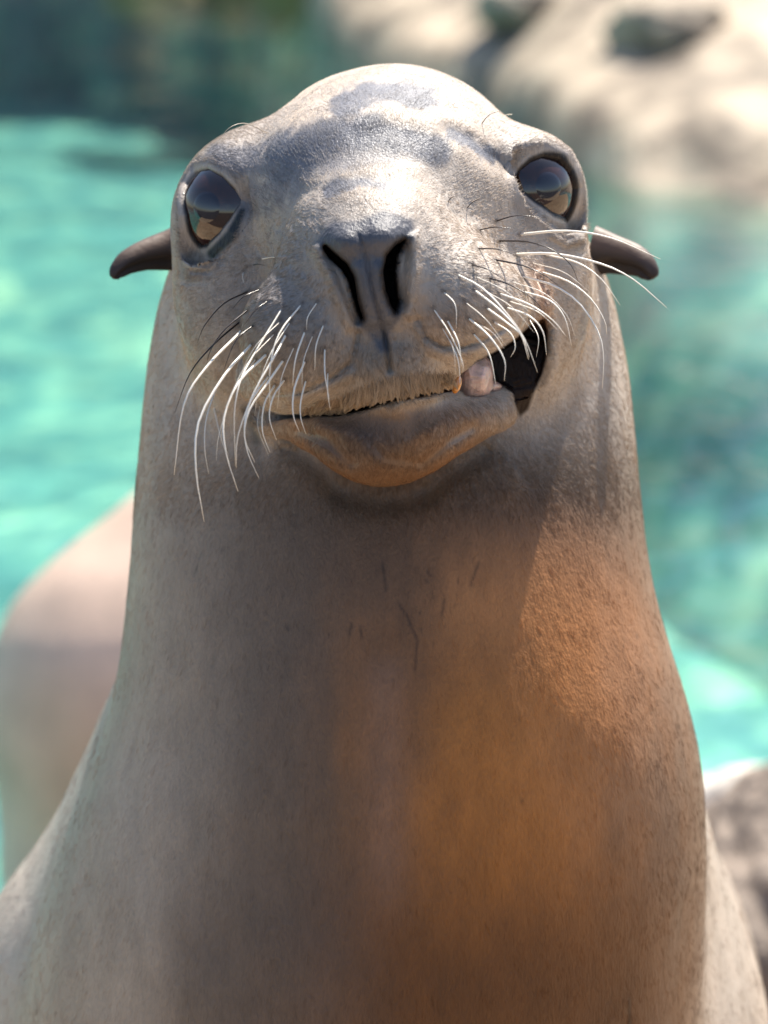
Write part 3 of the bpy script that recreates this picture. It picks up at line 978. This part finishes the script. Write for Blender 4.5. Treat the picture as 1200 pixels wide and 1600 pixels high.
def sample_fur(region, count, lng, rad, face):
    fc = Vm[F].mean(1); fn = NRM[F].mean(1)
    px, py = PX(fc[:, 0], fc[:, 1], fc[:, 2])
    toc = np.array([600, 800, 4333.]) - fc; toc /= np.linalg.norm(toc, axis=1)[:, None]
    facing = (toc*fn).sum(1)
    w_ = AREA*(facing > -.15)*(px > -40)*(px < 1240)*(py < 1650)*region(px, py, fc[:, 2])
    w_ = w_*(1 - bare[F].mean(1) > .55)
    pick = rng.choice(len(F), count, p=w_/w_.sum())
    a = rng.random(count); b = rng.random(count)
    q = F[pick]
    def il(A): return (A[q[:, 0]]*((1-a)*(1-b))[:, None] + A[q[:, 1]]*(a*(1-b))[:, None] + A[q[:, 2]]*(a*b)[:, None] + A[q[:, 3]]*((1-a)*b)[:, None])
    R, N = il(Vm), il(NRM); N /= np.linalg.norm(N, axis=1)[:, None]
    px, py = PX(R[:, 0], R[:, 1], R[:, 2])
    # lie of the coat: away from the nose on the face, down the throat and chest
    rad_ = np.stack([px-578, (py-395), np.zeros(count)], 1)
    rad_ /= np.linalg.norm(rad_, axis=1)[:, None]+1e-6
    up_ = sstep(330, 250, py)[:, None]
    rad_ = rad_ + np.array([0, 0, -0.9])*.6
    dn = np.stack([(px-605)/900, np.ones(count), np.full(count, -.1)], 1)
    chin = (sstep(625, 650, py + (px-600)*.08)*(1-sstep(750, 800, py)))[:, None]
    chv = np.stack([(px-600)/220, np.ones(count)*.8, np.full(count, -.3)], 1)
    k = sstep(600, 700, py)[:, None]
    fl = rad_*(1-k) + dn*k
    fl = fl*(1-chin*.9) + chv*chin*.9
    s = 26.0
    j1 = vnoise(R[:, 0]/s, R[:, 1]/s, R[:, 2]/s)-.5; j2 = vnoise(R[:, 0]/s+50, R[:, 1]/s, R[:, 2]/s)-.5
    s = 7.0
    j3 = vnoise(R[:, 0]/s, R[:, 1]/(s*2), R[:, 2]/s)-.5
    side = np.cross(N, fl)
    side /= np.linalg.norm(side, axis=1)[:, None]+1e-6
    fl = fl - N*(fl*N).sum(1)[:, None]; fl /= np.linalg.norm(fl, axis=1)[:, None]+1e-6
    fl = fl + side*((j1*.9 + j3*1.1)*(np.where(py < 330, .45, 1.0) if face else .35) + rng.normal(0, .14 if face else .07, count))[:, None]
    fl /= np.linalg.norm(fl, axis=1)[:, None]
    lift = (.22 + .22*rng.random(count) + .2*j2) if face else (.07 + .12*rng.random(count) + .08*j2)
    def dirs(t):
        d = fl + N*(lift*(1-1.25*t))[:, None] + np.array([0, .05*t, 0])
        return d/np.linalg.norm(d, axis=1)[:, None]
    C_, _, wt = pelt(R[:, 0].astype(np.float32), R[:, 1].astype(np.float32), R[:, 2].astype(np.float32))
    v = np.exp(rng.normal(0, 1, count)*(np.where(py < 340, .11, .22) if face else .17) + .06)[:, None]
    C_ = C_*v*np.array([1.06, 1.0, .93])
    ln = lng*(0.6+.7*rng.random(count))
    mz = np.exp(-(((px-600)/70)**2 + ((py-430)/90)**2))
    ln = ln*(1-.5*mz)
    return R - N*.5, dirs, ln, np.full(count, rad)*(.7+.6*rng.random(count)), np.clip(C_, 0.005, .8)
def fur(name, region, count, lng, rad, face):
    R, dirs, ln, r_, c_ = sample_fur(region, count, lng, rad, face)
    o = hair_object(name, R, dirs, ln, r_, c_, 4, body)
    o['kind'] = 'stuff'
    return o
NF, NB = 210000, 210000
fur('fur', lambda px, py, w: (1-sstep(740, 840, py))*np.where(w > -130, 1.0, .35), NF, 10.0, .25, True)
fur('fur', lambda px, py, w: sstep(740, 840, py), NB, 15.0, .24, False)
print('fur', round(time.time()-T0, 1))

# fringe of wet tufts along the upper lip ----------------------------
P_, R_, C_ = [], [], []
xs_f = np.concatenate([np.linspace(480, 716, 62), np.linspace(500, 705, 54)])
for i, tx in enumerate(xs_f):
    row = 0 if i < 62 else 1
    tx = tx + rnd.uniform(-4, 4)
    ly = np.interp(tx, [p[0] for p in LIP], [p[1] for p in LIP])
    cw = math.exp(-((tx-615)/62)**2)
    ry = ly - 7 - row*9 - rnd.uniform(0, 5) - 11*cw
    r0 = surf(tx, ry)
    L = (ly - ry) + rnd.uniform(-4, 3) + 3*cw - row*rnd.uniform(2, 10)
    slant = (tx-612)/150 + rnd.uniform(-.3, .3)
    tip = r0 + np.array([slant*L*.8, L*.97, 0])
    s_t = surf(*PX(*tip))
    tip[2] = max(s_t[2] + 1.5, r0[2]-12)
    tone = rnd.uniform(.75, 1.2)
    for h in range(34):
        o = np.array([rnd.gauss(0, 4.6), rnd.gauss(0, 4.5), 0])
        a = surf(PX(*(r0+o))[0], PX(*(r0+o))[1])
        if abs(a[2]-r0[2]) > 14: a = r0 + o
        f_ = rnd.uniform(.75, 1.0)
        t_ = a + (tip-a)*f_ + np.array([rnd.gauss(0, .5), 0, rnd.gauss(0, .6)])
        m1 = a + (t_-a)*.35 + np.array([0, 0, 1.6]); m2 = a + (t_-a)*.72 + np.array([0, 0, 1.3])
        P_.append([a, m1, m2, t_]); R_.append(.40)
        C_.append(np.array([.40, .295, .20])*tone*rnd.uniform(.75, 1.2))
o = curves_object('lip_fringe', np.array(P_), np.array(R_), np.clip(np.array(C_), 0, .8), body)
o['kind'] = 'stuff'
t = NT('lip_tuft_hair')
ti = t.n('ShaderNodeAttribute', attribute_name='tint').outputs[0]
hi = t.n('ShaderNodeHairInfo').outputs['Intercept']
t.pr(color=t.mix(t.ramp(hi, [(.25, 0.0), (.8, 1.0)]), t.mix(1.0, ti, (.85, .82, .80), 'MULTIPLY'), ti), rough=.8, spec=.12)
o.data.materials.clear(); o.data.materials.append(t.m)
print('fringe', round(time.time()-T0, 1))

# ------------------------------------------------------------------ the second sea lion, resting behind
def rest(x, y, z):
    """plain world-space shape in centimetres"""
    d = cap(x, y, z, (-22.5, 148, 12), (-8, 154, 20), 15.2, 15.5)
    d = smin(d, cap(x, y, z, (-10, 154, 20), (6, 160, 34), 17, 10), 8)
    d = smin(d, cap(x, y, z, (6, 160, 34), (9, 156, 52), 10, 7.5), 6)
    d = smin(d, ell(x, y, z, (9, 151, 56), (7.5, 10, 7)), 4)
    d = smin(d, cap(x, y, z, (9, 144, 56), (9, 140, 55), 4.2, 3.4), 4)
    d = smin(d, cap(x, y, z, (-22, 152, 8), (-34, 178, 1), 13, 6), 8)
    d = smin(d, cap(x, y, z, (-34, 178, 0), (-44, 194, -3), 5, 4, ((0, 0, 1), 2.4)), 3)
    d = smin(d, cap(x, y, z, (-2, 146, 14), (2, 132, -1), 7, 4), 5)
    d = smin(d, cap(x, y, z, (2, 132, -2), (10, 118, -4), 7, 3, ((0, 0, 1), 3)), 3)
    d = smin(d, cap(x, y, z, (12, 158, 16), (26, 150, 0), 7, 4), 5)
    d = smin(d, cap(x, y, z, (26, 150, -2), (38, 140, -5), 7, 3, ((0, 0, 1), 3)), 3)
    d = smin(d, cap(x, y, z, (-21.5, 147, 12), (-24, 146, -6), 15, 14.5), 8)
    n = fbm(x/9, y/9, z/9, 2)-.5
    return (d + n*.8).astype(np.float32)
V2, F2 = surface_nets(rest, axis([(-70, 50, 1.6)]), axis([(105, 205, 1.6)]), axis([(-14, 72, 1.6)]), pad=1.5)
V2 = project(rest, V2, it=2, eps=.15, lim=1.2)
r2 = bpy.data.objects.new('sea_lion', None); COL.objects.link(r2)
r2.location = (-.205, 1.5, -.11)
tag(r2, 'pale tan sea lion resting blurred behind the left side of the rearing one', 'sea lion')
b2 = quad_mesh('body', V2/100 - np.array((-.18, 1.5, -.10)), F2, M_SKIN, r2)
n_ = fbm(V2[:, 0]/7, V2[:, 1]/7, V2[:, 2]/7, 3)
C2 = np.array([.56, .41, .32])*(0.65+.7*n_)[:, None]
C2 = np.where((V2[:, 2] > 50)[:, None] & (V2[:, 1] < 142)[:, None], C2*.4, C2)
set_attrs(b2, C2, np.full(len(V2), .3))
for sx in (-1, 1):
    vs, fs = uv_sphere((9+sx*5.6, 144.5, 58), 1.7, 20, 14)
    mesh_obj('eye', np.array(vs)/100 - np.array((-.18, 1.5, -.10)), fs, M_EYE, r2)
    vs, fs = uv_sphere((0, 0, 0), 1, 14, 10)
    a = np.array(vs)*np.array([1.9, .6, .7]) + np.array([9+sx*8.2, 156, 56])
    mesh_obj('ear', a/100 - np.array((-.18, 1.5, -.10)), fs, M_MOUTH, r2)
vs, fs = uv_sphere((0, 0, 0), 1, 18, 12)
mesh_obj('nose', (np.array(vs)*np.array([2.2, 1.2, 1.6]) + np.array([9, 137, 56.5]))/100 - np.array((-.18, 1.5, -.10)), fs, M_MOUTH, r2)

# ------------------------------------------------------------------ pool, platform, banks
ZW = -.20
def mat_rock(name, c1, c2, c3, sc=6.0, rough=.75, bs=1.0):
    t = NT(name)
    co = t.coord('Object')
    n1 = t.noise(sc, 6, .6, co).outputs[0]
    n2 = t.noise(sc*7, 5, .7, co).outputs[0]
    n3 = t.noise(sc*.4, 3, .5, co, .6).outputs[0]
    c = t.mix(n2, c1, c2)
    c = t.mix(t.ramp(n1, [(.45, 0.0), (.62, 1.0)]), c, c3)
    c = t.mix(.5, c, t.ramp(n3, [(.3, (.6, .6, .6)), (.7, (1.25, 1.25, 1.25))]), 'MULTIPLY')
    b = t.bump(n1, .7*bs, .05)
    b = t.bump(n2, .6*bs, .01, b)
    t.pr(color=c, rough=rough, normal=b, spec=.35)
    return t.m
M_PLAT = mat_rock('sunlit_sand_rock', (.48, .345, .215), (.56, .415, .27), (.38, .26, .16), 5)
M_RIM = mat_rock('pale_concrete', (.62, .58, .52), (.72, .68, .62), (.50, .46, .40), 4)
M_BOULD = mat_rock('grey_brown_boulder', (.20, .155, .125), (.34, .28, .23), (.12, .10, .09), 9)
M_BANK = mat_rock('cream_bank', (.50, .42, .32), (.34, .27, .195), (.13, .105, .08), 3.4)
def paint_below(mat, z0):
    nt = mat.node_tree
    pr_ = next(n for n in nt.nodes if n.type == 'BSDF_PRINCIPLED')
    src = pr_.inputs['Base Color'].links[0].from_socket
    tc = nt.nodes.new('ShaderNodeTexCoord'); sp_ = nt.nodes.new('ShaderNodeSeparateXYZ')
    nt.links.new(tc.outputs['Object'], sp_.inputs[0])
    mr = nt.nodes.new('ShaderNodeMapRange'); mr.inputs['From Min'].default_value = z0; mr.inputs['From Max'].default_value = z0-.08
    nt.links.new(sp_.outputs[2], mr.inputs[0])
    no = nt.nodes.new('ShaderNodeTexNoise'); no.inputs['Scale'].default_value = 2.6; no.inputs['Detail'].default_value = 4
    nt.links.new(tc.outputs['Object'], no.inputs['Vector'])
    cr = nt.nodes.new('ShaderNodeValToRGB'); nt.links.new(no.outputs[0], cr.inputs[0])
    e = cr.color_ramp.elements; e[0].position = .36; e[0].color = (.06, .20, .22, 1); e[1].position = .64; e[1].color = (.60, .78, .58, 1)  # same aqua mottle, its mint patches standing in for caustic light
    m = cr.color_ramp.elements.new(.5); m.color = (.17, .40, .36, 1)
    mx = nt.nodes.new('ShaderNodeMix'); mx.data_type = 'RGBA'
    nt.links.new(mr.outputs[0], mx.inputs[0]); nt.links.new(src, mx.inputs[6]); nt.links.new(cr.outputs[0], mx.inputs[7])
    nt.links.new(mx.outputs[2], pr_.inputs['Base Color'])
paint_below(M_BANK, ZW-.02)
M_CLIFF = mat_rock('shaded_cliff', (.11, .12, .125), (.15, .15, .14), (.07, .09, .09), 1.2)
M_OLIVE = mat_rock('mossy_rock', (.20, .17, .07), (.28, .22, .09), (.09, .09, .05), 3)

def grid_obj(name, xs, ys, hf, mat, close=None):
    X, Y = np.meshgrid(xs, ys, indexing='ij')
    Z = hf(X, Y)
    nx, ny = X.shape
    V_ = np.stack([X.ravel(), Y.ravel(), Z.ravel()], 1)
    i, j = np.meshgrid(np.arange(nx-1), np.arange(ny-1), indexing='ij')
    a = (i*ny+j).ravel()
    F_ = np.stack([a, a+ny, a+ny+1, a+1], 1)
    return quad_mesh(name, V_, F_, mat)
def edge_y(x):
    return np.interp(x, [-6, -1.6, -.75, -.4, -.25, .25, .5, 1.5, 6], [-3.2, .2, .72, 1.02, 1.22, 1.44, 1.50, 1.62, 2.6])
# platform the animals sit on: a slab with an uneven rock edge dropping into the pool
def plat_h(X, Y):
    e = edge_y(X) + (fbm(X*3, Y*0+1, X*0, 3)-.5)*.10
    n = (fbm(X*2.2, Y*2.2, X*0, 4)-.5)*.05 - .012
    return np.where(Y < e, n, np.maximum(-2.0, n-(Y-e)*6))
plat = grid_obj('rock_platform', np.linspace(-6, 6, 260), np.concatenate([np.linspace(-9, -1, 40), np.linspace(-.95, 3.2, 190)]), plat_h, M_PLAT)
tag(plat, kind='structure')
pa = grid_obj('unseen_dark_slab', np.linspace(-30, 30, 150), np.linspace(-60, -1.15, 150), lambda X, Y: .03 + (fbm(X*2, Y*2, X*0, 2)-.5)*.006, mat_rock('added_slab_dark', (.06, .055, .05), (.09, .082, .075), (.045, .04, .038), 6))  # unseen dark slab added to darken the lower reflection in the eyes
tag(pa, kind='structure')
def pool_h(X, Y): return -1.15 + (fbm(X*.8, Y*.8, X*0, 3)-.5)*.3
def mat_floor():
    t = NT('pool_floor_caustic_paint')
    co = t.coord('Object')
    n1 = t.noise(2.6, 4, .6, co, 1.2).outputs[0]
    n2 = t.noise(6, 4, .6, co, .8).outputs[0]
    c = t.ramp(n1, [(.30, (.045, .15, .18)), (.43, (.11, .27, .28)), (.54, (.20, .40, .36)), (.66, (.52, .68, .50))])  # aqua paint; mint patches also put caustics and sky ripples into the colour
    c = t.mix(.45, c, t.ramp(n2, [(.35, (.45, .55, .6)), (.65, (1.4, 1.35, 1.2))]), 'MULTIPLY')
    t.pr(color=c, rough=.8)
    return t.m
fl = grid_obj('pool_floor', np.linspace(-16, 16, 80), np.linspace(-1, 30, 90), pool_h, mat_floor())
tag(fl, kind='structure')
def mat_water():
    t = NT('pool_water')
    co = t.coord('Object')
    mp = t.n('ShaderNodeMapping', {'Vector': co, 'Scale': (1.0, .8, 1)}).outputs[0]
    n1 = t.noise(4.5, 3, .55, mp, .8).outputs[0]
    n2 = t.noise(16, 3, .55, mp, .6).outputs[0]
    b = t.bump(n1, .5, .04)
    b = t.bump(n2, .5, .012, b)
    tr = t.n('ShaderNodeBsdfTransparent', {'Color': (.66, .87, .85, 1)})
    gl = t.n('ShaderNodeBsdfGlossy', {'Color': (.95, .97, 1, 1), 'Roughness': .05, 'Normal': b})
    fr = t.n('ShaderNodeFresnel', {'IOR': 1.333, 'Normal': b})
    mx = t.n('ShaderNodeMixShader', {0: fr.outputs[0], 1: tr.outputs[0], 2: gl.outputs[0]})
    t.t.links.new(mx.outputs[0], t.out.inputs[0])
    return t.m
def water_h(X, Y): return ZW + (fbm(X*1.6, Y*2.4, X*0, 3)-.5)*.035
wa = grid_obj('water', np.linspace(-16, 16, 360), np.linspace(-1, 30, 420), water_h, mat_water())
tag(wa, kind='structure')
def shore(x):
    return np.interp(x, [-16, -3, -1.9, -1.2, -.45, -.2, 0, .35, .62, .77, 1.07, 2, 5, 16], [19, 18, 17.5, 17, 14.5, 12.0, 11.0, 9.8, 8.4, 7.7, 7.0, 6.0, 5.0, 3.6])
def bank_h(X, Y):
    s_ = shore(X) + (fbm(X*1.6, Y*.9, X*0, 3)-.5)*2.0
    r = Y - s_
    h = np.where(r > 0, .15*np.minimum(r, 8) + .10*sstep(0, .3, r), r*(.36 + 2.6*sstep(.1, -.8, X)))
    h = h + (fbm(X*1.1+4, Y*1.1, X*0, 4)-.5)*.15*sstep(-.5, 1, r)
    return np.clip(ZW + h, -2.2, 3)
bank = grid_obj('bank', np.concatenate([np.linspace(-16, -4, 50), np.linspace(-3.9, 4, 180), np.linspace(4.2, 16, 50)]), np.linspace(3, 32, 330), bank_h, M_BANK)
tag(bank, kind='structure')
def cliff_h(X, Y):
    r = Y - (19.5 + (fbm(X*.5, Y*0, X*0, 3)-.5)*2.5 + np.maximum(X-1, 0)*2.0)
    return np.clip(-1.3 + np.maximum(r, -.1)*5, -1.3, 8.0 + 1.5*fbm(X*.8, Y*.8, X*0, 3))
cl = grid_obj('cliff', np.linspace(-18, 16, 140), np.linspace(17, 36, 120), cliff_h, M_CLIFF)
tag(cl, kind='structure')
gr = mesh_obj('ground', [(-250, -250, -3.0), (250, -250, -3.0), (250, 300, -3.0), (-250, 300, -3.0)], [(0, 1, 2, 3)], M_CLIFF, smooth=False)
tag(gr, kind='structure')

def rock(name, c, r, mat, label, seed, flat=1.0, group=None, nu=64, nv=44):
    vs, fs = uv_sphere((0, 0, 0), 1, nu, nv)
    a = np.array(vs)
    n = fbm(a[:, 0]*1.4+seed*7, a[:, 1]*1.4, a[:, 2]*1.4+seed, 4)
    m_ = np.abs(fbm(a[:, 0]*2.5+seed, a[:, 1]*2.5+3, a[:, 2]*2.5, 3)-.5)
    a = a*(0.72 + .6*n - .35*m_)[:, None]
    a = a*np.array(r)
    o = mesh_obj(name, a, fs, mat)
    o.location = c
    tag(o, label, 'rock', group)
    return o
rock('boulder', (.365, 1.0, .0), (.13, .22, .19), M_BOULD, 'grey brown boulder at the right edge behind the shoulder of the rearing sea lion', 1)
rock('boulder', (.40, .66, -.02), (.16, .17, .13), M_BOULD, 'low grey boulder in the bottom right corner, nearest to the viewer', 4)
rock('pale_rock', (.41, 1.42, -.05), (.13, .09, .085), M_RIM, 'flat white sunlit stone at the pool edge on the right', 3)
rock('ledge_rock', (.0, 1.68, -.27), (.40, .34, .26), M_BOULD, 'wet rock in the pool under the resting sea lion', 6)
for k, (x_, y_, rx, ry, rz) in enumerate([(-1.35, 15.4, .35, .4, .22), (-.85, 15.6, .38, .4, .25), (-.42, 14.6, .30, .4, .28)]):
    rock('mossy_rock', (x_, y_, -.22), (rx, ry, rz), M_OLIVE, ['olive mossy rock in the water at the top left, leftmost of three', 'olive mossy rock in the middle of the three at the top edge', 'smallest olive mossy rock, nearest to the pale bank'][k], 10+k, group='mossy rocks at the far water edge')
for k, (x_, y_, r_) in enumerate([(.98, 8.4, .22), (1.15, 9.8, .3), (.55, 9.9, .2)]):
    rock('bank_rock', (x_, y_, float(bank_h(np.array([[x_]]), np.array([[y_]]))[0, 0])+.02), (r_, r_*.9, r_*.5), M_BANK if k != 1 else M_BOULD,
         ['pale rock low on the cream bank above the right ear', 'dark brown rock at the top of the cream bank, above the pale one', 'small rock on the cream bank near the top edge, left of the dark brown rock'][k], 20+k, group='rocks on the bank')
print('env', round(time.time()-T0, 1))
